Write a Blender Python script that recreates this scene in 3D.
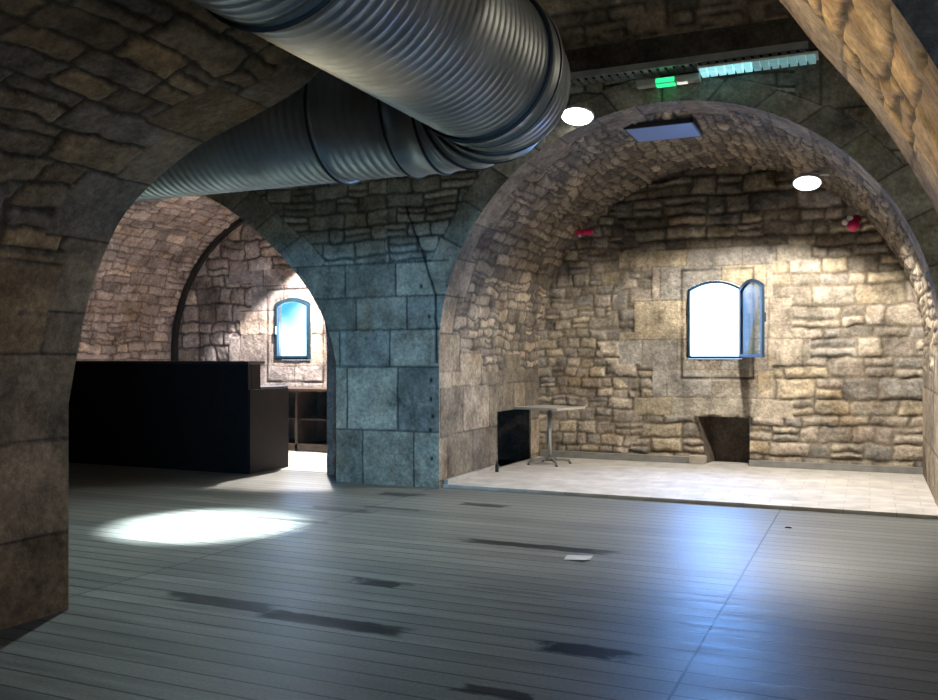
import bpy, bmesh, math, random
import numpy as np
from mathutils import Vector, Matrix

PI = math.pi
C = bpy.context.scene.collection
for o in list(bpy.data.objects):
    bpy.data.objects.remove(o)

# ------------------------------------------------------------------ camera, world, lights, exposure
sc = bpy.context.scene
H = 1.35
TH = math.radians(24)
cd = bpy.data.cameras.new('camera')
cam = bpy.data.objects.new('camera', cd)
C.objects.link(cam)
cam.location = (0, 0, H)
cam.rotation_euler = (PI/2, 0, TH)
cd.sensor_width = 36
cd.lens = 900/938*36
cd.shift_y = 8/938
cd.clip_start = .05
sc.camera = cam
sc.view_settings.view_transform = 'Standard'
sc.view_settings.look = 'None'
sc.view_settings.gamma = 1
sc.view_settings.exposure = 0.0
sc.view_settings.use_curve_mapping = False

w = bpy.data.worlds.new('sky')
sc.world = w
w.use_nodes = True
nt = w.node_tree
nt.nodes.clear()
def nn(t, typ, **k):
    n = t.nodes.new(typ)
    for a, b in k.items():
        setattr(n, a, b)
    return n
wo = nn(nt, 'ShaderNodeOutputWorld'); wb = nn(nt, 'ShaderNodeBackground')
tc = nn(nt, 'ShaderNodeTexCoord'); dist = nn(nt, 'ShaderNodeVectorMath', operation='DISTANCE')
dist.inputs[1].default_value = (-.582, .811, .056)          # one gap of blue between the clouds
nz = nn(nt, 'ShaderNodeTexNoise'); nz.inputs['Scale'].default_value = 30
mad = nn(nt, 'ShaderNodeMath', operation='MULTIPLY_ADD'); mad.inputs[1].default_value = .03
rmp = nn(nt, 'ShaderNodeValToRGB')
rmp.color_ramp.elements[0].position = .010; rmp.color_ramp.elements[0].color = (.05, .22, .55, 1)
rmp.color_ramp.elements[1].position = .046; rmp.color_ramp.elements[1].color = (.9, 1.15, 1.45, 1)
nt.links.new(tc.outputs['Generated'], dist.inputs[0])
nt.links.new(tc.outputs['Generated'], nz.inputs['Vector'])
nt.links.new(nz.outputs['Fac'], mad.inputs[0]); nt.links.new(dist.outputs['Value'], mad.inputs[2])
sub = nn(nt, 'ShaderNodeMath', operation='SUBTRACT'); sub.inputs[1].default_value = .015
nt.links.new(mad.outputs[0], sub.inputs[0]); nt.links.new(sub.outputs[0], rmp.inputs['Fac'])
nt.links.new(rmp.outputs['Color'], wb.inputs['Color'])
wb.inputs['Strength'].default_value = 3.6
nt.links.new(wb.outputs[0], wo.inputs[0])

def spot(name, loc, target, power, color, size, blend=.5, radius=.06):
    l = bpy.data.lights.new(name, 'SPOT')
    l.energy = power; l.color = color; l.spot_size = math.radians(size); l.spot_blend = blend; l.shadow_soft_size = radius
    o = bpy.data.objects.new(name, l); C.objects.link(o)
    o.location = loc
    o.rotation_euler = (Vector(target)-Vector(loc)).to_track_quat('-Z', 'Y').to_euler()
    return o
def area(name, loc, target, power, color, sx, sy, spread=180):
    l = bpy.data.lights.new(name, 'AREA'); l.shape = 'RECTANGLE'; l.size = sx; l.size_y = sy
    l.energy = power; l.color = color; l.spread = math.radians(spread)
    o = bpy.data.objects.new(name, l); C.objects.link(o)
    o.location = loc
    o.rotation_euler = (Vector(target)-Vector(loc)).to_track_quat('-Z', 'Y').to_euler()
    return o
WARM = (1, .80, .55)
COOL = (.72, .92, 1)
# the two visible lamps of the right bay
spot('lamp_light_crown', (-2.52, 8.22, 3.56), (-2.6, 8.5, 0), 80, (1, .88, .76), 112, 1)
spot('lamp_light_side', (-.62, 9.75, 3.06), (-1.22, 10.25, 0), 640, (1, .93, .83), 140, .28)
# spotlight over the hall floor, hidden above the near arch
spot('hall_spot', (-4.85, 5.78, 3.9), (-4.9, 5.8, 0), 8500, (.84, .97, 1), 26, .9)
spot('hall_floor_fill', (-4.85, 5.78, 3.88), (-4.2, 5.4, 0), 360, (.78, .98, 1), 105, 1)  # added wide spot to brighten the floor round the pool
# lamp in the left bay, behind the pier
spot('left_bay_lamp', (-7.0, 10.6, 3.36), (-6.9, 11.25, 0), 1900, (1, .91, .84), 112, .12)
spot('left_bay_fill', (-7.0, 9.3, 3.3), (-10.0, 10.6, 1.5), 85, (1, .91, .89), 110, .9)
# daylight through the windows, then blue lights added behind the camera
area('window_daylight_right', (-1.76, 11.62, 1.85), (-1.7, 4.0, .0), 48, (.13, .38, 1), .6, .9, 120)
area('window_daylight_left', (-8.04, 11.62, 1.85), (-7.2, 7.0, .5), 18, (.25, .5, 1), .6, .9, 140)
spot('pier_blue_spot', (2.9, -3.7, 1.7), (-5.0, 8.4, 1.0), 3800, (.20, .56, 1), 21, 1, .35)  # added blue spot that tints the pier face
area('rear_blue_fill', (2.9, -3.8, 1.5), (-1.5, 5, .5), 8, (.25, .52, 1), 1.1, 2.0, 120)  # added soft blue fill from behind the camera
# warm lamp of the near bay, then added warm fills, all out of frame
spot('near_bay_lamp', (-3.2, 2.38, 1.5), (.10, 2.95, 2.5), 620, (1, .78, .50), 36, 1)
spot('near_bay_fill', (1.9, .6, 1.3), (-4.0, 2.6, 2.0), 34, (1, .60, .30), 100, 1, .15)  # added warm fill for the left side of the near arch
spot('hall_end_fill', (3.4, 5.7, 3.2), (-3.5, 5.2, 2.2), 125, (1, .86, .68), 170, .6, .12)  # unseen fill added for the hall ceiling and arcade face

# ------------------------------------------------------------------ helpers
def rgba(c): return (c[0], c[1], c[2], 1)
MATS = {}
def mat(name, col, rough=.6, metal=0, bump=0, bscale=40, var=.15, vscale=8, emit=None, estr=0, spec=.5):
    if name in MATS: return MATS[name]
    m = bpy.data.materials.new(name); m.use_nodes = True
    t = m.node_tree; b = t.nodes['Principled BSDF']
    b.inputs['Roughness'].default_value = rough; b.inputs['Metallic'].default_value = metal
    b.inputs['Specular IOR Level'].default_value = spec
    tco = nn(t, 'ShaderNodeTexCoord'); n = nn(t, 'ShaderNodeTexNoise')
    n.inputs['Scale'].default_value = vscale; n.inputs['Detail'].default_value = 6
    t.links.new(tco.outputs['Object'], n.inputs['Vector'])
    mr = nn(t, 'ShaderNodeMapRange'); mr.inputs['From Min'].default_value = .3; mr.inputs['From Max'].default_value = .7
    mr.inputs['To Min'].default_value = 1-var; mr.inputs['To Max'].default_value = 1+var
    t.links.new(n.outputs['Fac'], mr.inputs['Value'])
    mx = nn(t, 'ShaderNodeVectorMath', operation='SCALE'); mx.inputs[0].default_value = col[:3]
    t.links.new(mr.outputs[0], mx.inputs['Scale']); t.links.new(mx.outputs[0], b.inputs['Base Color'])
    if bump:
        n2 = nn(t, 'ShaderNodeTexNoise'); n2.inputs['Scale'].default_value = bscale; n2.inputs['Detail'].default_value = 5
        t.links.new(tco.outputs['Object'], n2.inputs['Vector'])
        bp = nn(t, 'ShaderNodeBump'); bp.inputs['Strength'].default_value = bump; bp.inputs['Distance'].default_value = .01
        t.links.new(n2.outputs['Fac'], bp.inputs['Height']); t.links.new(bp.outputs[0], b.inputs['Normal'])
    if emit:
        b.inputs['Emission Color'].default_value = rgba(emit); b.inputs['Emission Strength'].default_value = estr
    MATS[name] = m
    return m

def stone_material():
    m = bpy.data.materials.new('weathered_stone'); m.use_nodes = True
    t = m.node_tree; b = t.nodes['Principled BSDF']
    b.inputs['Roughness'].default_value = .8; b.inputs['Specular IOR Level'].default_value = .25
    at = nn(t, 'ShaderNodeAttribute', attribute_name='Col')
    geo = nn(t, 'ShaderNodeNewGeometry')
    def noise(s, d, r=.6):
        n = nn(t, 'ShaderNodeTexNoise'); n.inputs['Scale'].default_value = s; n.inputs['Detail'].default_value = d; n.inputs['Roughness'].default_value = r
        t.links.new(geo.outputs['Position'], n.inputs['Vector']); return n
    def rng(n, a, b_, c, d):
        r = nn(t, 'ShaderNodeMapRange'); r.inputs['From Min'].default_value = a; r.inputs['From Max'].default_value = b_
        r.inputs['To Min'].default_value = c; r.inputs['To Max'].default_value = d
        t.links.new(n.outputs['Fac'], r.inputs['Value']); return r
    n1 = rng(noise(3.2, 9, .74), .33, .67, .42, 1.5)
    n2 = rng(noise(26, 6, .7), .3, .7, .62, 1.36)
    mu = nn(t, 'ShaderNodeMath', operation='MULTIPLY'); t.links.new(n1.outputs[0], mu.inputs[0]); t.links.new(n2.outputs[0], mu.inputs[1])
    sc_ = nn(t, 'ShaderNodeVectorMath', operation='SCALE')
    t.links.new(at.outputs['Color'], sc_.inputs[0]); t.links.new(mu.outputs[0], sc_.inputs['Scale'])
    # ochre and dark stains
    n3 = rng(noise(1.7, 7, .7), .52, .66, 0, .55)
    mix = nn(t, 'ShaderNodeMix', data_type='RGBA', blend_type='MULTIPLY')
    t.links.new(n3.outputs[0], mix.inputs['Factor']); t.links.new(sc_.outputs[0], mix.inputs['A'])
    mix.inputs['B'].default_value = (.62, .47, .30, 1)
    n4 = rng(noise(2.6, 9, .75), .56, .70, 0, .75)
    mix2 = nn(t, 'ShaderNodeMix', data_type='RGBA', blend_type='MULTIPLY')
    t.links.new(n4.outputs[0], mix2.inputs['Factor']); t.links.new(mix.outputs['Result'], mix2.inputs['A'])
    mix2.inputs['B'].default_value = (.31, .295, .27, 1)
    t.links.new(mix2.outputs['Result'], b.inputs['Base Color'])
    bn = noise(48, 8, .7)
    bn2 = noise(9, 6, .65)
    ad = nn(t, 'ShaderNodeMath', operation='MULTIPLY_ADD'); ad.inputs[1].default_value = .35
    t.links.new(bn.outputs['Fac'], ad.inputs[0]); t.links.new(bn2.outputs['Fac'], ad.inputs[2])
    bp = nn(t, 'ShaderNodeBump'); bp.inputs['Strength'].default_value = .9; bp.inputs['Distance'].default_value = .03
    t.links.new(ad.outputs[0], bp.inputs['Height']); t.links.new(bp.outputs[0], b.inputs['Normal'])
    return m
STONE = stone_material()

def link(name, me, material=None, parent=None):
    if material: me.materials.append(material)
    o = bpy.data.objects.new(name, me); C.objects.link(o)
    if parent: o.parent = parent
    return o
def structure(o): o['kind'] = 'structure'; return o
def thing(name, label, cat, loc=(0, 0, 0), rz=0, group=None):
    o = bpy.data.objects.new(name, None); C.objects.link(o); o.empty_display_size = .1
    o.location = loc; o.rotation_euler = (0, 0, rz)
    return tag(o, label, cat, group)
def tag(o, label, cat, group=None):
    o['label'] = label; o['category'] = cat
    if group: o['group'] = group
    return o
def bmobj(name, bm, material, parent=None, smooth=False, bevel=0):
    if bevel:
        es = [e for e in bm.edges if len(e.link_faces) == 2 and e.calc_face_angle(0) > .6]
        bmesh.ops.bevel(bm, geom=es, offset=bevel, segments=2, affect='EDGES', profile=.7)
    bmesh.ops.recalc_face_normals(bm, faces=bm.faces)
    me = bpy.data.meshes.new(name); bm.to_mesh(me); bm.free()
    if smooth:
        for p in me.polygons: p.use_smooth = True
    return link(name, me, material, parent)
def add_box(bm, c, s, rz=0, rot=None):
    M = Matrix.Translation(c) @ (rot if rot else Matrix.Rotation(rz, 4, 'Z')) @ Matrix.Diagonal((s[0], s[1], s[2], 1))
    bmesh.ops.create_cube(bm, size=1, matrix=M)
def add_lathe(bm, prof, n=32, M=Matrix(), cap=True):
    rings = []
    for r, z in prof:
        if r < 1e-6: rings.append([bm.verts.new(M @ Vector((0, 0, z)))])
        else: rings.append([bm.verts.new(M @ Vector((r*math.cos(2*PI*k/n), r*math.sin(2*PI*k/n), z))) for k in range(n)])
    for a, b in zip(rings, rings[1:]):
        for k in range(n):
            q = [a[k % len(a)], a[(k+1) % len(a)], b[(k+1) % len(b)], b[k % len(b)]]
            u = []
            for v in q:
                if v not in u: u.append(v)
            if len(u) > 2: bm.faces.new(u)
    if cap:
        if len(rings[0]) > 1: bm.faces.new(rings[0][::-1])
        if len(rings[-1]) > 1: bm.faces.new(rings[-1])
def add_tube(bm, pts, r, n=10, cap=True):
    pts = [Vector(p) for p in pts]; rings = []
    rr = r if isinstance(r, (list, tuple)) else [r]*len(pts)
    up = Vector((0, 0, 1))
    for i, p in enumerate(pts):
        d = (pts[min(i+1, len(pts)-1)]-pts[max(i-1, 0)]).normalized()
        x = d.cross(up)
        if x.length < .05: x = d.cross(Vector((0, 1, 0)))
        x.normalize(); y = x.cross(d).normalized()
        rings.append([bm.verts.new(p+rr[i]*(math.cos(2*PI*k/n)*x+math.sin(2*PI*k/n)*y)) for k in range(n)])
    for a, b in zip(rings, rings[1:]):
        for k in range(n): bm.faces.new((a[k], a[(k+1) % n], b[(k+1) % n], b[k]))
    if cap: bm.faces.new(rings[0][::-1]); bm.faces.new(rings[-1])

# ------------------------------------------------------------------ stonework
def hsh(i, j, s=0):
    x = np.sin(i*127.1+j*311.7+s*74.7+1.3)*43758.5453
    return x-np.floor(x)
def vnoise(x, y, s=0):
    xi, yi = np.floor(x), np.floor(y); fx, fy = x-xi, y-yi
    fx = fx*fx*(3-2*fx); fy = fy*fy*(3-2*fy)
    a = hsh(xi, yi, s); b = hsh(xi+1, yi, s); c = hsh(xi, yi+1, s); d = hsh(xi+1, yi+1, s)
    return (a*(1-fx)+b*fx)*(1-fy)+(c*(1-fx)+d*fx)*fy
def fbm(x, y, s=0, o=4):
    t = 0; a = .5
    for k in range(o):
        t = t+a*(vnoise(x, y, s+k*7)-.5); x = x*2.03; y = y*2.03; a *= .55
    return t
def masonry(u, v, seed, hmin, hmax, wmin, wmax, warp=.03, split=.35):
    """irregular coursed stones. u along the course, v across. returns distance to the joint, stone id, second id"""
    uu = u+warp*2.6*fbm(u*2.2, v*2.2, seed+3)+warp*.9*fbm(u*9, v*9, seed+9)
    vv = v+warp*2.6*fbm(u*1.9+7, v*1.9, seed+5)+warp*.9*fbm(u*8, v*8, seed+11)
    rng = np.random.RandomState(seed)
    v0, v1 = vv.min()-.5, vv.max()+.5; e = [v0]
    while e[-1] < v1: e.append(e[-1]+rng.uniform(hmin, hmax))
    e = np.array(e); ri = np.clip(np.searchsorted(e, vv)-1, 0, len(e)-2)
    dv = np.minimum(vv-e[ri], e[ri+1]-vv)
    du = np.zeros_like(uu); ci = np.zeros_like(uu); u0, u1 = uu.min()-1, uu.max()+1
    lo = e[ri]; hi = e[ri+1]
    for r in range(len(e)-1):
        hh = e[r+1]-e[r]; f = [u0-rng.uniform(0, wmax)]
        while f[-1] < u1: f.append(f[-1]+rng.uniform(wmin, wmax)*(.7+.6*(hh-hmin)/(hmax-hmin+1e-6)*.6))
        f = np.array(f); m = ri == r
        if not m.any(): continue
        c = np.clip(np.searchsorted(f, uu[m])-1, 0, len(f)-2)
        du[m] = np.minimum(uu[m]-f[c], f[c+1]-uu[m]); ci[m] = c
    rid = hsh(ri.astype(float), ci, seed)
    sp = (hsh(ri.astype(float), ci, seed+40) < split) & ((hi-lo) > hmin*1.25)
    frac = .38+.24*hsh(ri.astype(float), ci, seed+41)
    mid = lo+(hi-lo)*frac
    dm = np.abs(vv-mid)
    dv = np.where(sp, np.minimum(dv, dm), dv)
    rid = np.where(sp & (vv > mid), (rid*7.31) % 1, rid)
    d = du*dv/np.sqrt(du*du+dv*dv+1e-9)
    return d, rid, (rid*13.77+.3) % 1

PAL = {
 'wall': [(.40, .345, .27), (.35, .31, .25), (.45, .38, .27), (.31, .285, .25), (.42, .36, .295)],
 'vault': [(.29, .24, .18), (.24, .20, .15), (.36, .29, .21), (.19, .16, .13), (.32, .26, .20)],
 'pink': [(.34, .285, .25), (.29, .245, .225), (.39, .32, .27), (.25, .22, .21), (.33, .29, .27)],
 'pier': [(.35, .34, .28), (.29, .31, .26), (.38, .37, .30), (.32, .33, .29), (.28, .28, .23)],
 'near': [(.33, .25, .16), (.27, .21, .14), (.36, .275, .17), (.28, .235, .18), (.37, .27, .155)],
}
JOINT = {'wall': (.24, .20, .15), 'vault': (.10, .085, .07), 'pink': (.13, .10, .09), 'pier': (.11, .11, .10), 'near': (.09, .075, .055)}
def palette(key, rid, rid2):
    P = np.array(PAL[key]); k = np.clip((rid*len(P)).astype(int), 0, len(P)-1)
    return P[k]*(.72+.56*rid2)[:, None]
def combine(zones, n):
    """zones: list of (mask, d, rid, rid2, relief, bevel, joint width)"""
    d = np.zeros(n); rid = np.zeros(n); rid2 = np.zeros(n); rel = np.zeros(n); bev = np.ones(n)*.03; jw = np.ones(n)*.006
    for m, dd, r, r2, re, be, j in zones:
        d[m] = dd[m]; rid[m] = r[m]; rid2[m] = r2[m]; rel[m] = re; bev[m] = be; jw[m] = j
    return d, rid, rid2, rel, bev, jw

def stone_mesh(name, P, N, u, v, zones, pal, edge=None, rough=.012, keep=None, extra=None, joint=None):
    """P,N: (nu,nv,3) grids. displaced outwards along N by the relief of the stones."""
    nu, nv = P.shape[:2]; n = nu*nv
    d, rid, rid2, rel, bev, jw = combine(zones, n)
    x = np.clip(d/bev, 0, 1); x = x*(2-x)
    uf, vf = u.ravel(), v.ravel()
    h = rel*(x-1)+x*rel*.9*(rid2-.5)+rough*2*fbm(uf*6, vf*6, 21)*(.4+rel/.03)+rough*.8*fbm(uf*22, vf*22, 31, 3)*(.5+rel/.03)
    tint = np.ones(n)
    if extra is not None:
        dh, tt = extra; h = h+dh; tint = tint*tt
    if edge is not None:
        h = h*np.clip(edge.ravel()/.03, 0, 1)
    col = palette(pal, rid, rid2)
    j = np.clip((d-jw)/(jw*1.2+.002), 0, 1)[:, None]
    jc = np.array(joint or JOINT[pal])*(1+.5*fbm(uf*5, vf*5, 77))[:, None]
    col = jc*(1-j)+col*j
    col = col*tint[:, None]
    Q = P.reshape(-1, 3)+N.reshape(-1, 3)*h[:, None]
    i = np.arange(n).reshape(nu, nv)
    F = np.stack([i[:-1, :-1], i[1:, :-1], i[1:, 1:], i[:-1, 1:]], -1).reshape(-1, 4)
    if keep is not None: F = F[keep.ravel()]
    # orientation from N
    k = len(F)//2; a, b, c = Q[F[k, 0]], Q[F[k, 1]], Q[F[k, 2]]
    s = 0
    for k in range(0, len(F), max(1, len(F)//50)):
        a, b, c = Q[F[k, 0]], Q[F[k, 1]], Q[F[k, 2]]
        s += np.sign(np.dot(np.cross(b-a, c-b), N.reshape(-1, 3)[F[k, 0]]))
    if s < 0: F = F[:, ::-1]
    me = bpy.data.meshes.new(name)
    me.vertices.add(n); me.vertices.foreach_set('co', Q.ravel().astype(np.float32))
    me.loops.add(len(F)*4); me.loops.foreach_set('vertex_index', F.ravel().astype(np.int32))
    me.polygons.add(len(F)); me.polygons.foreach_set('loop_start', (np.arange(len(F))*4).astype(np.int32))
    me.polygons.foreach_set('use_smooth', np.ones(len(F), dtype=bool))
    ca = me.color_attributes.new('Col', 'FLOAT_COLOR', 'POINT')
    rg = np.ones((n, 4), dtype=np.float32); rg[:, :3] = np.clip(col, 0, 1)
    ca.data.foreach_set('color', rg.ravel())
    me.update(calc_edges=True); me.validate()
    return structure(link(name, me, STONE))

def resample(pts, step):
    pts = np.array(pts, float); s = np.concatenate([[0], np.cumsum(np.linalg.norm(np.diff(pts, axis=0), axis=1))])
    n = int(s[-1]/step)+1; t = np.linspace(0, s[-1], n)
    return np.stack([np.interp(t, s, pts[:, k]) for k in range(2)], -1), t
def catmull(pts, n=12):
    p = [pts[0]]+list(pts)+[pts[-1]]; out = []
    for i in range(1, len(p)-2):
        a, b, c, d = [np.array(q, float) for q in p[i-1:i+3]]
        for k in range(n):
            t = k/n
            out.append(.5*((2*b)+(-a+c)*t+(2*a-5*b+4*c-d)*t*t+(-a+3*b-3*c+d)*t**3))
    out.append(np.array(pts[-1], float)); return out
def arc_profile(cx, zc, R, n=120):
    a = np.linspace(PI, 0, n)
    return [(cx-R, 0.0)]+[(cx+R*math.cos(t), zc+R*math.sin(t)) for t in a]+[(cx+R, 0.0)]
def normals2d(p):
    t = np.gradient(p, axis=0); t /= np.linalg.norm(t, axis=1)[:, None]+1e-9
    return np.stack([t[:, 1], -t[:, 0]], -1)           # profile runs left-up-right-down: this points into the opening

def intrados(name, prof, y0, y1, step, pal, seed, ash_h=1.3, ring=.42, relief=.028, front_edge=True, ystep=None, hr=(.09, .17), wr=(.2, .5), qn=True, hole=None, keepfn=None, tintfn=None, skew=None):
    p, s = resample(prof, step)
    y = np.linspace(y0, y1, int((y1-y0)/(ystep or step))+1)
    nrm = normals2d(p); nu, nv = len(p), len(y)
    P = np.zeros((nu, nv, 3)); P[..., 0] = p[:, None, 0]; P[..., 2] = p[:, None, 1]; P[..., 1] = y[None]
    if skew: P[..., 1] = y1-(y1-P[..., 1])*((y1-skew(P[..., 0]))/(y1-y0))
    N = np.zeros((nu, nv, 3)); N[..., 0] = nrm[:, None, 0]; N[..., 2] = nrm[:, None, 1]
    S = np.repeat(s[:, None], nv, 1); Y = P[..., 1].copy(); Z = P[..., 2]
    Sf, Yf, Zf = S.ravel(), Y.ravel(), Z.ravel()
    d1, r1, q1 = masonry(Yf, Sf, seed, hr[0], hr[1], wr[0], wr[1], .06)
    d2, r2, q2 = masonry(Yf, Sf, seed+1, .36, .62, .45, .95, .008, 0)
    z = [(np.ones(len(Sf), bool), d1, r1, q1, relief, .035, .007)]
    if ash_h: z.append((Zf < ash_h+.1*np.sign(np.sin(Yf*5+seed)), d2, r2, q2, .008, .016, .004))
    if ring:
        ri = np.floor(Sf/.4); rw = ring*(.75+.5*(ri % 2))
        yy = Yf-y0 if front_edge else y1-Yf
        db = np.minimum(np.abs(Sf/.4-np.round(Sf/.4))*.4, np.abs(rw-yy)); a = hsh(ri, ri*0+3, seed)
        z.append(((yy < rw) & (Zf >= (ash_h or 0)*.8), db, a, (a*3.7) % 1, .008, .016, .004))
    e = np.minimum(Yf-y0, y1-Yf) if ring else Yf-y0
    ext = None
    if tintfn is not None: ext = tintfn(Sf, Yf, P.reshape(-1, 3))
    keep = None
    if keepfn is not None:
        i = P.reshape(nu, nv, 3); c = (i[:-1, :-1]+i[1:, 1:])/2; keep = keepfn(c)
    return stone_mesh(name, P, N, S, Y, z, pal, edge=e, keep=keep, extra=ext)

def arch_face(name, prof, x0, x1, ztop, Y, facing, step, pal, seed, rows, ring=.42, springz=1.42, relief=.024):
    """wall face around an arch: ruled between the arch and the rectangle of its bay"""
    p, s = resample(prof, step)
    # boundary correspondences
    ztops = p[:, 1]; imx = int(np.argmax(ztops))
    B = np.zeros_like(p)
    # left part
    up = [i for i in range(len(p)) if i <= imx]
    def side(idx, xs, sgn):
        # idx ordered from base to crown
        sl = np.array([0]+list(np.cumsum(np.linalg.norm(np.diff(p[idx], axis=0), axis=1))))
        vert = [k for k, i in enumerate(idx) if p[i, 1] <= springz]
        k1 = len(vert); tot = sl[-1]; sv = sl[k1-1] if k1 else 0
        arc = tot-sv; frac = .52
        for k, i in enumerate(idx):
            if k < k1: B[i] = (xs, p[i, 1]); zl = p[i, 1]
            else:
                q = (sl[k]-sv)/arc
                if q < frac: B[i] = (xs, springz+(ztop-springz)*q/frac)
                else:
                    xc = p[imx, 0]; B[i] = (xs+(xc-xs)*(q-frac)/(1-frac), ztop)
    side(list(range(0, imx+1)), x0, 1)
    side(list(range(len(p)-1, imx-1, -1)), x1, -1)
    L = np.linalg.norm(B-p, axis=1).max(); nr = int(L/step)
    t = np.linspace(0, 1, nr+1)**1.25
    G = p[:, None]*(1-t)[None, :, None]+B[:, None]*t[None, :, None]
    nu, nv = G.shape[:2]
    P = np.zeros((nu, nv, 3)); P[..., 0] = G[..., 0]; P[..., 1] = Y; P[..., 2] = G[..., 1]
    N = np.zeros_like(P); N[..., 1] = facing
    U, V = P[..., 0].ravel(), P[..., 2].ravel()
    D = (np.linalg.norm(B-p, axis=1)[:, None]*t[None]).ravel(); S = np.repeat(s[:, None], nv, 1).ravel()
    n = len(U)
    d1, r1, q1 = masonry(U, V, seed, .11, .19, .2, .5, .035)
    # explicit ashlar courses low on the pier
    e = np.array(rows); Vw = V+.012*fbm(U*3, V*3, 4)
    ri = np.clip(np.searchsorted(e, Vw)-1, 0, len(e)-2)
    off = hsh(ri.astype(float), ri*0., seed)*.4
    Uw = U+off+.01*fbm(U*3, V*3, 8); cw = .62
    ci = np.floor(Uw/cw)
    du = np.abs(Uw/cw-np.round(Uw/cw))*cw; dv = np.minimum(Vw-e[ri], e[ri+1]-Vw)
    d2 = np.minimum(du, dv); r2 = hsh(ri.astype(float), ci, seed+2)
    bd = np.minimum(np.abs(V-2.36), 9)
    bd = np.where((U < -3.95) & (U > -6.05), bd, np.abs(V-1.65)); d1 = np.minimum(d1, bd+.002)
    vo = np.floor(S/.42); rw = ring*(.95+.1*(vo % 2)); ds = np.abs(S/.42-np.round(S/.42))*.42
    # stagger voussoirs with the courses of the pier
    d3 = np.minimum(np.minimum(ds, np.abs(D-rw)), bd+.002); r3 = hsh(vo, vo*0+9, seed)
    z = [(np.ones(n, bool), d1, r1, q1, relief, .03, .008),
         ((V < 1.65) | ((V < 2.36) & (U < -4.0) & (U > -6.0)), d2, r2, (r2*5.3) % 1, .010, .016, .006),
         (U > -.6, d2, r2, (r2*5.3) % 1, .012, .018, .006),
         ((V >= 1.65) & ~((V < 2.36) & (U < -4.0) & (U > -6.0)) & (D < rw), d3, r3, (r3*5.3) % 1, .010, .016, .005)]
    # old crack and bolt holes beside the right arris of the pier
    ck = np.exp(-((U-np.interp(V, [1.2, 2.01, 2.44, 2.83, 3.1], [-4.10, -4.12, -4.265, -4.42, -4.5])-.02*fbm(U*8, V*8, 3))/.016)**2)*((V > 1.3) & (V < 2.95))
    for hx, hz in ((-4.17, .92), (-4.15, .74), (-4.18, .60), (-4.16, .30), (-4.17, 1.12), (-4.19, 1.78), (-4.28, 2.1)):
        ck = np.maximum(ck, np.exp(-(((U-hx)/.018)**4+((V-hz)/.022)**4)))
    return stone_mesh(name, P, N, P[..., 0], P[..., 2], z, pal, edge=D, extra=(-.018*ck, 1-.85*ck))

def plain(name, verts, faces, pal_col=(.12, .105, .085)):
    me = bpy.data.meshes.new(name); me.from_pydata([tuple(v) for v in verts], [], faces)
    ca = me.color_attributes.new('Col', 'FLOAT_COLOR', 'POINT')
    for d in ca.data: d.color = rgba(pal_col)
    me.update()
    return structure(link(name, me, STONE))

# ------------------------------------------------------------------ dimensions
YB = 11.45            # back wall
YA = 8.38             # arcade face
CX, CZ, R = -1.76, 1.42, 2.31
CL = -8.04
YN0, YN1 = 2.3, 3.54  # near arch

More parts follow.
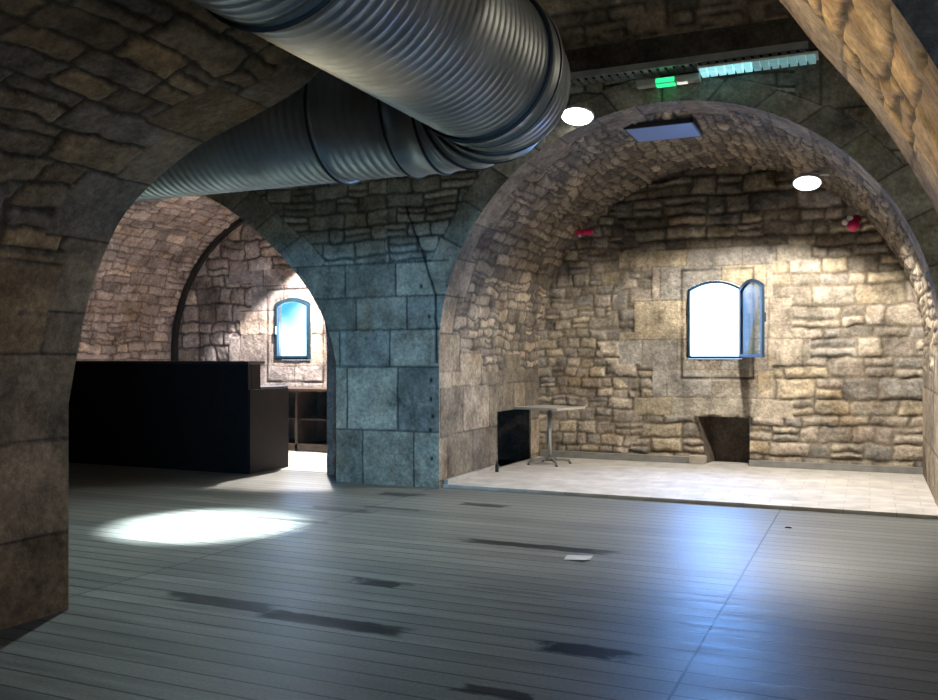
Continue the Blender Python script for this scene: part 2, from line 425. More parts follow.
# ------------------------------------------------------------------ back walls
def back_wall(name, cx, x0, x1, ztop, seed, pal, window, groove, niche=None, zones='right'):
    st = .0165
    nx = int(round((x1-x0)/st)); nz = int(round(ztop/st))
    X, Z = np.meshgrid(np.linspace(x0, x1, nx+1), np.linspace(0, ztop, nz+1), indexing='ij')
    wx0, wx1, wz0, wz1, sag = window
    def wtop(x): return wz1-sag*((x-(wx0+wx1)/2)/((wx1-wx0)/2))**2
    dx = (x1-x0)/nx; dz = ztop/nz
    keep = np.ones((nx, nz), bool)
    i0 = int(round((wx0-x0)/dx)); i1 = int(round((wx1-x0)/dx)); j0 = int(round(wz0/dz))
    for i in range(i0, i1+1):
        xx = min(max(X[i, 0], wx0), wx1); j = int(round(wtop(xx)/dz)); Z[i, j] = wtop(xx)
        X[i, j0:j+1] = np.where(i == i0, wx0, np.where(i == i1, wx1, X[i, j0:j+1]))
        Z[i, j0] = wz0
        if i < i1:
            jn = int(round(wtop(min(max(X[i+1, 0], wx0), wx1))/dz))
            keep[i, j0:max(j, jn)] = False
    nichepts = None
    if niche:
        nxl_b, nxl_t, nxr, nzt = niche
        jt = int(round(nzt/dz)); nichepts = []
        for j in range(0, jt+1):
            zz = Z[0, j]; xl = nxl_b+(nxl_t-nxl_b)*(j/jt)**1.3
            a = int(round((xl-x0)/dx)); b = int(round((nxr-x0)/dx))
            X[a, j] = xl; X[b, j] = nxr; nichepts.append((xl, zz))
            if j < jt: keep[a:b, j] = False
        Z[int(round((nxl_t-x0)/dx)):int(round((nxr-x0)/dx))+1, jt] = nzt
    P = np.stack([X, np.full_like(X, YB), Z], -1); N = np.zeros_like(P); N[..., 1] = -1
    U, V = X.ravel(), Z.ravel(); n = len(U)
    wr = fbm(U*1.3, V*1.3, 5)*.35
    if zones == 'right':
        d1, r1, q1 = masonry(U, V, seed, .12, .27, .22, .62, .04, .4)
        d0, r0, q0 = masonry(U, V, seed+8, .10, .18, .15, .36, .04, .25)
        left = U+wr < -2.95+.25*np.sin(V*3)
    else:
        d1, r1, q1 = masonry(U, V, seed, .16, .30, .22, .5, .06, .2)
        d0, r0, q0 = d1, r1, q1; left = U < -99
    d2, r2, q2 = masonry(U, V, seed+3, .34, .50, .45, .95, .012, .0)
    cen = (np.abs(U-cx+.05) < .95+.25*np.sin(np.floor(V/.42)*2.1+1)) & (V > .62) & (V < 2.72)
    z = [(np.ones(n, bool), d1, r1, q1, .042, .055, .009), (left, d0, r0, q0, .028, .035, .008),
         (cen, d2, r2, q2*.5+.35, .006, .012, .004)]
    gx0, gx1, gz0, gz1 = groove
    inx = (U > gx0-.012) & (U < gx1+.012); inz = (V > gz0-.012) & (V < gz1+.012)
    g = np.minimum(np.where(inz, np.minimum(np.abs(U-gx0), np.abs(U-gx1)), 9), np.where(inx, np.minimum(np.abs(V-gz0), np.abs(V-gz1)), 9))
    gm = np.clip(1.5-g/.016, 0, 1)
    gm = gm*np.clip(.75+2.5*fbm(U*3+3, V*3, 61), .15, 1)
    inside = inx & inz
    d2w = np.minimum(np.abs(U-wx0), np.abs(U-wx1))
    dh = -.022*gm; tint = 1-.85*gm
    if zones == 'right':   # one yellow stone and a low skirt of rougher footing
        yel = np.exp(-(((U+.93)/.20)**4+((V-.98)/.13)**4)); tint = tint*(1+.35*yel)
    if zones == 'right':   # upper wall tinted darker, with a ragged lower edge
        dark_top = np.clip((V-2.35-.42*np.clip(U+2.6, 0, 2.2)+1.6*fbm(U*1.5, V*1.5, 91)+.5*fbm(U*7, V*7, 93))/.5, 0, 1); tint = tint*(1-.52*dark_top)
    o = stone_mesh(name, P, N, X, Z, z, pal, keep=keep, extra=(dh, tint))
    # reveal of the window through the wall and of the niche
    n_ = 14; xs = np.linspace(wx0, wx1, n_+1)
    loop = [(wx0, wz0)]+[(x, wtop(x)) for x in xs]+[(wx1, wz0)]
    vs = []; fs = []; T = .34; sp = .12; cxw = (wx0+wx1)/2; czw = (wz0+wz1)/2
    for x, zz in loop: vs.append((x, YB-.004, zz))
    for x, zz in loop: vs.append((x+np.sign(x-cxw)*sp, YB+T, zz+np.sign(zz-czw)*sp*.5))
    m = len(loop)
    for k in range(m): fs.append((k, (k+1) % m, m+(k+1) % m, m+k))
    rv = plain(name+'_reveal', vs, fs, (.34, .31, .26)); rv.name = 'trim_1' if zones == 'right' else 'trim_2'
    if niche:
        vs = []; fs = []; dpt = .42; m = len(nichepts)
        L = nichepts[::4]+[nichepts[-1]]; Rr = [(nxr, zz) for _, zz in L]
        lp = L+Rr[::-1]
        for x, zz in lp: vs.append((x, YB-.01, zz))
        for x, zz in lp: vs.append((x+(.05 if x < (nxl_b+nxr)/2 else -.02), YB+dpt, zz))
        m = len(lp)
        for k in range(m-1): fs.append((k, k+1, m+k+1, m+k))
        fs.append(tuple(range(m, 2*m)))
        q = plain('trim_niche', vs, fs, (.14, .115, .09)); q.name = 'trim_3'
    return o
WR = (-2.09, -1.43, 1.34, 2.31, .10)
WL = (-8.37, -7.71, 1.32, 2.27, .09)
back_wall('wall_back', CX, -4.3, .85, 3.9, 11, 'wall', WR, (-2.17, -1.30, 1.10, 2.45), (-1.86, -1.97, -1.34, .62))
back_wall('wall_back_left', CL, -10.6, -5.4, 3.95, 23, 'pink', WL, (-8.52, -7.5, .98, 2.40), None, 'left')

# ------------------------------------------------------------------ vaults of the two bays
def jamb_niche_keep(c):
    m = (c[..., 0] < -4.0) & (c[..., 2] < .70) & (c[..., 1] > 10.0) & (c[..., 1] < 11.08-.18*(.70-c[..., 2])*0)
    return ~m
PR = arc_profile(CX, CZ, R)
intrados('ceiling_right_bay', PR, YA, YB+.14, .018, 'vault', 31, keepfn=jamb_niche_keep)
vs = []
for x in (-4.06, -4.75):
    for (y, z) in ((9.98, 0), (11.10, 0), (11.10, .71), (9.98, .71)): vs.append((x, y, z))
q = plain('trim_4', vs, [(4, 5, 6, 7), (0, 1, 5, 4), (1, 2, 6, 5), (2, 3, 7, 6), (3, 0, 4, 7)], (.035, .028, .022))  # shade of the recess put into a near-black lining colour
PL = arc_profile(CL, CZ, R)
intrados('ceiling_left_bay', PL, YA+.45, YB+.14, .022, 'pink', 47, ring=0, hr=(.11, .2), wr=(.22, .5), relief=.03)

bm = bmesh.new(); pr, _ = resample(PL, .06)
A = [bm.verts.new((x, y, z)) for y in (YB-.085, YB-.01) for x, z in pr]
nr_ = normals2d(pr); A2 = [bm.verts.new((x+.075*n_[0], y, z+.075*n_[1])) for y in (YB-.085, YB-.01) for (x, z), n_ in zip(pr, nr_)]
m_ = len(pr)
for k in range(m_-1):
    bm.faces.new((A[k], A[k+1], A2[k+1], A2[k])); bm.faces.new((A2[k], A2[k+1], A2[m_+k+1], A2[m_+k]))
structure(bmobj('shadow_gap_strip', bm, mat('shadow_gap_dark', (.012, .012, .012), .7)))  # dark strip standing in for the shadow gap between vault and wall
# front arches of the arcade
RT = [(-5.32, 0), (-5.32, 1.30), (-5.42, 1.66), (-5.64, 2.05), (-5.90, 2.36), (-6.22, 2.66), (-6.55, 2.92), (-6.99, 3.19), (-7.5, 3.38), (-8.0, 3.44)]
LT = [(-8.6, 3.42), (-9.2, 3.25), (-9.8, 2.85), (-10.2, 2.3), (-10.38, 1.7), (-10.42, 1.2), (-10.42, 0)]
full = (RT+LT)[::-1]
core = catmull(full[1:-1], 8)
PLF = [full[0]]+[tuple(c) for c in core]+[full[-1]]
ROWS = [-.2, .0, .56, 1.10, 1.58, 1.80, 2.05]
arch_face('wall_arcade', PR, -4.71, 1.30, 4.05, YA, -1, .0125, 'pier', 51, ring=.26, rows= [-.3, .58, 1.255, 1.65, 2.0, 2.36, 2.75, 3.1, 3.5, 4.2], springz=1.42)
arch_face('wall_arcade_left', PLF, -11.8, -4.69, 4.05, YA, -1, .016, 'pier', 51, [-.3, .58, 1.255, 1.65, 2.0, 2.36, 2.75, 3.1, 3.5, 4.2], ring=.36, springz=1.30)
intrados('trim_5', PLF, YA, YA+.47, .022, 'pier', 61, ash_h=1.3, ring=.36)
# step between the left front arch and the wider barrel behind it
a, _ = resample(PLF, .08); b, _ = resample(PL, .08); n = 140
a = np.stack([np.interp(np.linspace(0, 1, n), np.linspace(0, 1, len(a)), a[:, k]) for k in range(2)], -1)
b = np.stack([np.interp(np.linspace(0, 1, n), np.linspace(0, 1, len(b)), b[:, k]) for k in range(2)], -1)
plain('trim_6', [(x, YA+.46, z) for x, z in a]+[(x, YA+.46, z) for x, z in b], [(k, k+1, n+k+1, n+k) for k in range(n-1)], (.2, .17, .15))
# right pier continues the arcade to the end of the hall
plain('wall_arcade_right', [(1.30, YA, 0), (6, YA, 0), (6, YA, 4.05), (1.30, YA, 4.05)], [(0, 1, 2, 3)], (.25, .23, .2))

# ------------------------------------------------------------------ near arch
core = catmull([(-3.93, 1.10), (-3.80, 1.62), (-3.63, 1.97), (-3.45, 2.17), (-3.08, 2.39), (-2.67, 2.53), (-2.37, 2.66), (-2.10, 2.93), (-1.80, 3.20), (-1.40, 3.32), (-.95, 3.22),
                (-.60, 2.98), (-.338, 2.72), (-.19, 2.51), (-.02, 2.28), (.118, 2.05), (.24, 1.78), (.34, 1.35)], 10)
def yn0(x): return YN0-.65*np.clip(-np.asarray(x)/4, 0, 1)
PN = [(-3.93, 0)]+[tuple(c) for c in core]+[(.36, 0)]
intrados('wall_near_arch', PN, YN0, YN1, .0125, 'near', 71, ash_h=1.95, ring=.32, front_edge=False, hr=(.12, .22), wr=(.25, .6), relief=.017, skew=yn0)
def ring_wall(name, y, col):
    a, _ = resample(PN, .1); n = len(a); b = np.zeros_like(a); im = int(np.argmax(a[:, 1]))
    for i in range(n):
        if i < im*.62: b[i] = (-6.2, 5.0*(i/(im*.62)))
        elif i <= im: b[i] = (-6.2+(a[im, 0]+6.2)*(i-im*.62)/(im*.38), 5.0)
        else:
            q = (i-im)/(n-1-im)
            b[i] = (a[im, 0]+(5-a[im, 0])*q/.4, 5.0) if q < .4 else (5, 5.0*(1-(q-.4)/.6))
    yf = (lambda x: float(yn0(x))) if y == YN0 else (lambda x: y)
    return plain(name, [(x, yf(x), z) for x, z in a]+[(x, yf(x), z) for x, z in b], [(k, k+1, n+k+1, n+k) for k in range(n-1)], col)
ring_wall('wall_near', YN0, (.16, .13, .10))
ring_wall('wall_near_rear', YN1, (.24, .21, .17))

# ------------------------------------------------------------------ hall vault above, slot over the arcade, enclosing walls
def hall_vault():
    ys = []; n = 60
    for k in range(n+1):
        t = PI*k/n
        ys.append((5.96-2.46*math.cos(t), 4.36+1.1*math.sin(t)))
    p, s = resample(ys, .04)
    xs = np.arange(-12.2, 6.01, .04)
    nu, nv = len(p), len(xs)
    P = np.zeros((nu, nv, 3)); P[..., 0] = xs[None]; P[..., 1] = p[:, None, 0]; P[..., 2] = p[:, None, 1]
    nrm = normals2d(p); N = np.zeros_like(P); N[..., 1] = nrm[:, None, 0]; N[..., 2] = nrm[:, None, 1]
    S = np.repeat(s[:, None], nv, 1); X = P[..., 0]
    d, r, q = masonry(X.ravel(), S.ravel(), 83, .12, .25, .25, .6, .05)
    stone_mesh('ceiling', P, N, X, S, [(np.ones(nu*nv, bool), d, r, q, .03, .04, .008)], 'vault')
hall_vault()
plain('trim_7', [(-12.2, YA, 4.05), (6, YA, 4.05), (6, 8.95, 4.05), (-12.2, 8.95, 4.05), (-12.2, 8.95, 4.6), (6, 8.95, 4.6), (-12.2, 8.4, 4.6), (6, 8.4, 4.6)],
      [(0, 1, 2, 3), (3, 2, 5, 4), (4, 5, 7, 6)], (.10, .09, .075))
plain('wall_left', [(-12.2, 2.3, 0), (-12.2, 12, 0), (-12.2, 12, 5.6), (-12.2, 2.3, 5.6)], [(0, 1, 2, 3)], (.2, .17, .14))
plain('wall_right', [(6, 2.3, 0), (6, 12, 0), (6, 12, 5.6), (6, 2.3, 5.6)], [(0, 1, 2, 3)], (.2, .17, .14))
plain('wall_arcade_end', [(-12.2, YA, 0), (-11.8, YA, 0), (-11.8, YA, 4.05), (-12.2, YA, 4.05)], [(0, 1, 2, 3)], (.2, .17, .14))
plain('wall_near_end', [(-12.2, YN1, 0), (-6.2, YN1, 0), (-6.2, YN1, 5.0), (-12.2, YN1, 5.0)], [(0, 1, 2, 3)], (.2, .17, .14))
plain('wall_near_left', [(-6.2, -4, 0), (-6.2, YN0, 0), (-6.2, YN0, 4.4), (-6.2, -4, 4.4)], [(0, 1, 2, 3)], (.17, .14, .11))
plain('wall_near_right', [(5, -4, 0), (5, YN0, 0), (5, YN0, 4.4), (5, -4, 4.4)], [(0, 1, 2, 3)], (.17, .14, .11))
plain('ceiling_near', [(-6.2, -4, 4.4), (5, -4, 4.4), (5, YN0, 4.4), (-6.2, YN0, 4.4)], [(0, 1, 2, 3)], (.14, .12, .10))
# wall behind the camera, its doorway added to go with the blue lights
D0, D1, DH = 2.3, 3.5, 2.65
plain('wall_front', [(-6.2, -4, 0), (D0, -4, 0), (D0, -4, 4.4), (-6.2, -4, 4.4), (D1, -4, 0), (5, -4, 0), (5, -4, 4.4), (D1, -4, 4.4), (D0, -4, DH), (D1, -4, DH)],
      [(0, 1, 2, 3), (4, 5, 6, 7), (8, 9, 7, 2)], (.17, .14, .11))

# ------------------------------------------------------------------ floors
def floor_material():
    m = bpy.data.materials.new('grey_floor_boards'); m.use_nodes = True
    t = m.node_tree; b = t.nodes['Principled BSDF']
    geo = nn(t, 'ShaderNodeNewGeometry'); mp = nn(t, 'ShaderNodeMapping')
    mp.inputs['Location'].default_value = (.726, 0, 0)
    t.links.new(geo.outputs['Position'], mp.inputs['Vector'])
    # slight bow of the board edges
    nz0 = nn(t, 'ShaderNodeTexNoise'); nz0.inputs['Scale'].default_value = .8
    t.links.new(geo.outputs['Position'], nz0.inputs['Vector'])
    br = nn(t, 'ShaderNodeTexBrick', offset=0.0, offset_frequency=2, squash=1, squash_frequency=1)
    br.inputs['Scale'].default_value = 1; br.inputs['Brick Width'].default_value = 3.4; br.inputs['Row Height'].default_value = .145
    br.inputs['Mortar Size'].default_value = .0065; br.inputs['Mortar Smooth'].default_value = .25; br.inputs['Bias'].default_value = 0
    br.inputs['Color1'].default_value = (.14, .15, .138, 1); br.inputs['Color2'].default_value = (.205, .21, .19, 1); br.inputs['Mortar'].default_value = (.035, .035, .035, 1)
    t.links.new(mp.outputs[0], br.inputs['Vector'])
    # long streaks along the boards
    mp2 = nn(t, 'ShaderNodeMapping'); mp2.inputs['Scale'].default_value = (.7, 9, 1)
    t.links.new(geo.outputs['Position'], mp2.inputs['Vector'])
    n1 = nn(t, 'ShaderNodeTexNoise'); n1.inputs['Scale'].default_value = 1.6; n1.inputs['Detail'].default_value = 7; n1.inputs['Roughness'].default_value = .65
    t.links.new(mp2.outputs[0], n1.inputs['Vector'])
    mr = nn(t, 'ShaderNodeMapRange'); mr.inputs['From Min'].default_value = .3; mr.inputs['From Max'].default_value = .7; mr.inputs['To Min'].default_value = .68; mr.inputs['To Max'].default_value = 1.3
    t.links.new(n1.outputs['Fac'], mr.inputs['Value'])
    n2 = nn(t, 'ShaderNodeTexNoise'); n2.inputs['Scale'].default_value = 60; n2.inputs['Detail'].default_value = 4
    t.links.new(geo.outputs['Position'], n2.inputs['Vector'])
    mr2 = nn(t, 'ShaderNodeMapRange'); mr2.inputs['From Min'].default_value = .3; mr2.inputs['From Max'].default_value = .7; mr2.inputs['To Min'].default_value = .8; mr2.inputs['To Max'].default_value = 1.2
    t.links.new(n2.outputs['Fac'], mr2.inputs['Value'])
    mu = nn(t, 'ShaderNodeMath', operation='MULTIPLY'); t.links.new(mr.outputs[0], mu.inputs[0]); t.links.new(mr2.outputs[0], mu.inputs[1])
    s = nn(t, 'ShaderNodeVectorMath', operation='SCALE'); t.links.new(br.outputs['Color'], s.inputs[0]); t.links.new(mu.outputs[0], s.inputs['Scale'])
    # damp stains: (cx, cy, half x, half y, strength)
    st = [(-3.27, 3.99, .34, .075, .8), (-2.52, 3.91, .42, .075, .95), (-2.68, 4.71, .17, .07, .85), (-2.2, 6.09, .55, .075, .9), (-3.25, 7.6, .2, .07, .8),
          (-4.3, 6.85, .30, .09, .6), (-4.25, 7.85, .2, .1, .7), (-4.45, 6.25, .35, .05, .6), (-1.2, 4.01, .19, .075, 1), (-1.37, 3.36, .16, .05, .9), (-3.9, 7.1, .3, .06, .5), (-1.9, 4.85, .3, .03, .4)]
    wn = nn(t, 'ShaderNodeTexNoise'); wn.inputs['Scale'].default_value = 7; wn.inputs['Detail'].default_value = 5
    t.links.new(geo.outputs['Position'], wn.inputs['Vector'])
    ws = nn(t, 'ShaderNodeVectorMath', operation='MULTIPLY_ADD')
    ws.inputs[1].default_value = (.45, .07, 0); t.links.new(wn.outputs['Color'], ws.inputs[0])
    off = nn(t, 'ShaderNodeVectorMath', operation='ADD'); off.inputs[1].default_value = (-.225, -.035, 0)
    t.links.new(geo.outputs['Position'], off.inputs[0]); t.links.new(off.outputs[0], ws.inputs[2])
    prev = None
    for cx, cy, hx, hy, k in st:
        a = nn(t, 'ShaderNodeVectorMath', operation='SUBTRACT'); a.inputs[1].default_value = (cx, cy, 0); t.links.new(ws.outputs[0], a.inputs[0])
        d = nn(t, 'ShaderNodeVectorMath', operation='MULTIPLY'); d.inputs[1].default_value = (1/hx, 1/hy, 0); t.links.new(a.outputs[0], d.inputs[0])
        ab = nn(t, 'ShaderNodeVectorMath', operation='ABSOLUTE'); t.links.new(d.outputs[0], ab.inputs[0])
        sx = nn(t, 'ShaderNodeSeparateXYZ'); t.links.new(ab.outputs[0], sx.inputs[0])
        l = nn(t, 'ShaderNodeMath', operation='MAXIMUM'); t.links.new(sx.outputs[0], l.inputs[0]); t.links.new(sx.outputs[1], l.inputs[1])
        r = nn(t, 'ShaderNodeMapRange', interpolation_type='SMOOTHSTEP'); r.inputs['From Min'].default_value = 1.25; r.inputs['From Max'].default_value = .8
        r.inputs['To Min'].default_value = 0; r.inputs['To Max'].default_value = k
        t.links.new(l.outputs['Value'], r.inputs['Value'])
        if prev is None: prev = r
        else:
            mxm = nn(t, 'ShaderNodeMath', operation='MAXIMUM'); t.links.new(prev.outputs[0], mxm.inputs[0]); t.links.new(r.outputs[0], mxm.inputs[1]); prev = mxm
    mx = nn(t, 'ShaderNodeMix', data_type='RGBA'); t.links.new(prev.outputs[0], mx.inputs['Factor'])
    t.links.new(s.outputs[0], mx.inputs['A']); mx.inputs['B'].default_value = (.012, .013, .012, 1)
    t.links.new(mx.outputs['Result'], b.inputs['Base Color'])
    rr = nn(t, 'ShaderNodeMapRange'); rr.inputs['From Min'].default_value = .3; rr.inputs['From Max'].default_value = .7; rr.inputs['To Min'].default_value = .38; rr.inputs['To Max'].default_value = .54
    t.links.new(n1.outputs['Fac'], rr.inputs['Value']); t.links.new(rr.outputs[0], b.inputs['Roughness'])
    sp = nn(t, 'ShaderNodeMapRange'); sp.inputs['To Min'].default_value = .5; sp.inputs['To Max'].default_value = .12
    t.links.new(prev.outputs[0], sp.inputs['Value']); t.links.new(sp.outputs[0], b.inputs['Specular IOR Level'])
    inv = nn(t, 'ShaderNodeMath', operation='SUBTRACT'); inv.inputs[0].default_value = 1; t.links.new(br.outputs['Fac'], inv.inputs[1])
    hh = nn(t, 'ShaderNodeMath', operation='MULTIPLY_ADD'); hh.inputs[1].default_value = .25
    t.links.new(mu.outputs[0], hh.inputs[0]); t.links.new(inv.outputs[0], hh.inputs[2])
    bp = nn(t, 'ShaderNodeBump'); bp.inputs['Strength'].default_value = .6; bp.inputs['Distance'].default_value = .006
    t.links.new(hh.outputs[0], bp.inputs['Height']); t.links.new(bp.outputs[0], b.inputs['Normal'])
    return m
def paving_material():
    m = bpy.data.materials.new('pale_stone_paving'); m.use_nodes = True
    t = m.node_tree; b = t.nodes['Principled BSDF']; b.inputs['Roughness'].default_value = .6
    geo = nn(t, 'ShaderNodeNewGeometry')
    br = nn(t, 'ShaderNodeTexBrick', offset=.5); br.inputs['Scale'].default_value = 1; br.inputs['Brick Width'].default_value = .42; br.inputs['Row Height'].default_value = .2
    br.inputs['Mortar Size'].default_value = .004; br.inputs['Mortar Smooth'].default_value = .3
    br.inputs['Color1'].default_value = (.50, .475, .44, 1); br.inputs['Color2'].default_value = (.58, .55, .51, 1); br.inputs['Mortar'].default_value = (.38, .36, .33, 1)
    t.links.new(geo.outputs['Position'], br.inputs['Vector'])
    n = nn(t, 'ShaderNodeTexNoise'); n.inputs['Scale'].default_value = 5; n.inputs['Detail'].default_value = 8
    t.links.new(geo.outputs['Position'], n.inputs['Vector'])
    mr = nn(t, 'ShaderNodeMapRange'); mr.inputs['From Min'].default_value = .3; mr.inputs['From Max'].default_value = .7; mr.inputs['To Min'].default_value = .82; mr.inputs['To Max'].default_value = 1.15
    t.links.new(n.outputs['Fac'], mr.inputs['Value'])
    s = nn(t, 'ShaderNodeVectorMath', operation='SCALE'); t.links.new(br.outputs['Color'], s.inputs[0]); t.links.new(mr.outputs[0], s.inputs['Scale'])
    t.links.new(s.outputs[0], b.inputs['Base Color'])
    bp = nn(t, 'ShaderNodeBump'); bp.inputs['Strength'].default_value = .3; bp.inputs['Distance'].default_value = .004
    t.links.new(n.outputs['Fac'], bp.inputs['Height']); t.links.new(bp.outputs[0], b.inputs['Normal'])
    return m
bm = bmesh.new(); add_box(bm, (-3.1, 4, -.1), (18.4, 16.2, .2))
structure(bmobj('floor', bm, floor_material()))
PAV = paving_material()
bm = bmesh.new(); add_box(bm, (-1.76, (8.46+YB+.3)/2, .0175), (4.62, YB+.3-8.46, .035))
structure(bmobj('floor_paving', bm, PAV, bevel=.006))
bm = bmesh.new(); add_box(bm, (-8.04, (9.0+YB)/2, .001), (4.7, YB-9.0, .006))
structure(bmobj('floor_left_bay', bm, PAV))
# stone skirting at the foot of the back wall, broken at the niche
KERB = mat('skirting_stone', (.23, .225, .21), .75, bump=.3, var=.2)
PALE = mat('pale_block', (.42, .38, .32), .8, bump=.4, var=.15)
bm = bmesh.new(); add_box(bm, ((-4.02-2.05)/2, YB-.045, .075), (1.97, .09, .085)); structure(bmobj('baseboard_back', bm, KERB, bevel=.006))
bm = bmesh.new(); add_box(bm, ((-1.34+.6)/2, YB-.045, .07), (1.94, .09, .075)); structure(bmobj('baseboard_back_right', bm, KERB, bevel=.006))
bm = bmesh.new(); add_box(bm, (-1.955, YB-.05, .085), (.2, .13, .1)); structure(bmobj('baseboard_niche', bm, PALE, bevel=.012))
bm = bmesh.new(); add_box(bm, (-4.035, 9.18, .06), (.05, 1.42, .05)); structure(bmobj('baseboard_left', bm, PALE, bevel=.008))

# ------------------------------------------------------------------ windows
FRAME = mat('blue_grey_metal', (.022, .05, .07), .45, metal=.3, var=.2)
GLASS = bpy.data.materials.new('window_glass'); GLASS.use_nodes = True
t = GLASS.node_tree; t.nodes.clear()
go = nn(t, 'ShaderNodeOutputMaterial'); gm_ = nn(t, 'ShaderNodeMixShader'); gt = nn(t, 'ShaderNodeBsdfTransparent'); gg = nn(t, 'ShaderNodeBsdfGlossy')
gt.inputs['Color'].default_value = (.86, .93, .95, 1); gg.inputs['Roughness'].default_value = .06; gg.inputs['Color'].default_value = (.3, .3, .3, 1)
gf = nn(t, 'ShaderNodeFresnel'); gf.inputs['IOR'].default_value = 1.1
gn = nn(t, 'ShaderNodeTexNoise'); gn.inputs['Scale'].default_value = 6
gb = nn(t, 'ShaderNodeBump'); gb.inputs['Strength'].default_value = .05; t.links.new(gn.outputs['Fac'], gb.inputs['Height']); t.links.new(gb.outputs[0], gg.inputs['Normal'])
t.links.new(gf.outputs[0], gm_.inputs['Fac']); t.links.new(gt.outputs[0], gm_.inputs[1]); t.links.new(gg.outputs[0], gm_.inputs[2]); t.links.new(gm_.outputs[0], go.inputs[0])

def arch_loop(x0, x1, z0, z1, sag, n=12):
    cx, h = (x0+x1)/2, (x1-x0)/2
    pts = [(x0, z0)]+[(x, z1-sag*((x-cx)/h)**2) for x in np.linspace(x0, x1, n+1)]+[(x1, z0)]
    return pts
def frame_ring(bm, x0, x1, z0, z1, sag, wd, y0, y1, M=Matrix()):
    a = arch_loop(x0, x1, z0, z1, sag); b = arch_loop(x0+wd, x1-wd, z0+wd, z1-wd, sag*.9)
    L = [[bm.verts.new(M @ Vector((x, y, z))) for x, z in lp] for lp in (a, b) for y in (y0, y1)]
    n = len(a)
    for k in range(n):
        k2 = (k+1) % n
        for p, q in ((0, 1), (1, 3), (3, 2), (2, 0)): bm.faces.new((L[p][k], L[p][k2], L[q][k2], L[q][k]))
def pane(bm, x0, x1, z0, z1, sag, y, M=Matrix(), th=.006):
    a = arch_loop(x0, x1, z0, z1, sag)
    L = [[bm.verts.new(M @ Vector((x, yy, z))) for x, z in a] for yy in (y, y+th)]
    bm.faces.new(L[0]); bm.faces.new(L[1][::-1]); n = len(a)
    for k in range(n): bm.faces.new((L[0][k], L[1][k], L[1][(k+1) % n], L[0][(k+1) % n]))

def window(name, W, opened):
    x0, x1, z0, z1, sag = W
    bm = bmesh.new(); frame_ring(bm, x0+.002, x1-.002, z0+.002, z1-.002, sag, .032, YB-.02, YB+.05)
    root = structure(bmobj(name, bm, FRAME))
    if opened:
        # casement swung into the room on its right hinges
        hx = x1-.02; wd = x1-x0-.05
        M = Matrix.Translation((hx, YB-.03, 0)) @ Matrix.Rotation(math.radians(opened), 4, 'Z')
        bm = bmesh.new(); frame_ring(bm, -wd, 0, z0+.02, z1-.02, sag, .036, -.018, .018, M)
        ca = bmobj('casement', bm, FRAME, root)
        bm = bmesh.new(); pane(bm, -wd+.03, -.03, z0+.05, z1-.05, sag*.9, -.003, M); bmobj('pane', bm, GLASS, ca)
        bm = bmesh.new(); add_box(bm, M @ Vector((-wd+.018, -.035, (z0+z1)/2)), (.02, .03, .11)); bmobj('handle', bm, FRAME, ca, bevel=.004)
        bm = bmesh.new()
        for zz in (z0+.15, z1-.22): add_tube(bm, [(hx+.01, YB-.035, zz), (hx+.01, YB-.035, zz+.09)], .012)
        bmobj('hinge', bm, FRAME, root)
    else:
        bm = bmesh.new(); frame_ring(bm, x0+.034, x1-.034, z0+.034, z1-.034, sag*.9, .03, YB-.035, YB+.01)
        ca = bmobj('casement', bm, FRAME, root)
        bm = bmesh.new(); pane(bm, x0+.06, x1-.06, z0+.06, z1-.06, sag*.85, YB-.015); bmobj('pane', bm, GLASS, ca)
        bm = bmesh.new(); add_box(bm, (x0+.05, YB-.05, (z0+z1)/2-.02), (.02, .035, .12)); bmobj('handle', bm, mat('bright_metal', (.6, .6, .6), .3, metal=1), ca, bevel=.004)
    return root
window('window_1', WR, 122)
window('window_2', WL, 0)

# ------------------------------------------------------------------ ventilation duct
ZINC = mat('galvanised_steel', (.33, .36, .355), .46, metal=.85, bump=.06, bscale=14, var=.22, vscale=5)
DX, DY, DZ, DR, DB = -1.615, 4.275, 2.68, .342, .45
def cyl_dir(bm, p0, p1, prof, n=56):
    """prof: (distance along, radius)"""
    p0, p1 = Vector(p0), Vector(p1); M = Matrix.Translation(p0) @ (p1-p0).to_track_quat('Z', 'Y').to_matrix().to_4x4()
    add_lathe(bm, [(r, d) for d, r in prof], n, M, cap=False)
def spiral(L, r, pitch=.052, amp=.0045):
    p = []; d = 0
    while d < L:
        for f, a in ((0, 0), (.12, .85), (.25, 1), (.38, .85), (.5, 0), (.75, -.1)):
            if d+f*pitch <= L: p.append((d+f*pitch, r+a*amp))
        d += pitch
    return p
duct = thing('ventilation_duct', 'big ribbed galvanised steel air duct bending below the vault', 'duct', (DX, DY, DZ-DR))
loc = Vector(duct.location)
def dpart(name, bm, m=ZINC): 
    bmesh.ops.translate(bm, verts=bm.verts, vec=-loc)
    return bmobj(name, bm, m, duct, smooth=True)
bm = bmesh.new(); ys = DY-DB
cyl_dir(bm, (DX, ys-.10, DZ), (DX, -2.2, DZ), spiral(ys-.10+2.2, DR)); dpart('duct_section', bm)
bm = bmesh.new(); xs = DX-DB
cyl_dir(bm, (xs-.62, DY, DZ), (-11.9, DY, DZ), spiral(11.9+xs-.62, DR)); dpart('duct_section', bm)
bm = bmesh.new(); cyl_dir(bm, (xs-.16, DY, DZ), (xs-.60, DY, DZ), spiral(.44, DR)); dpart('duct_section', bm)
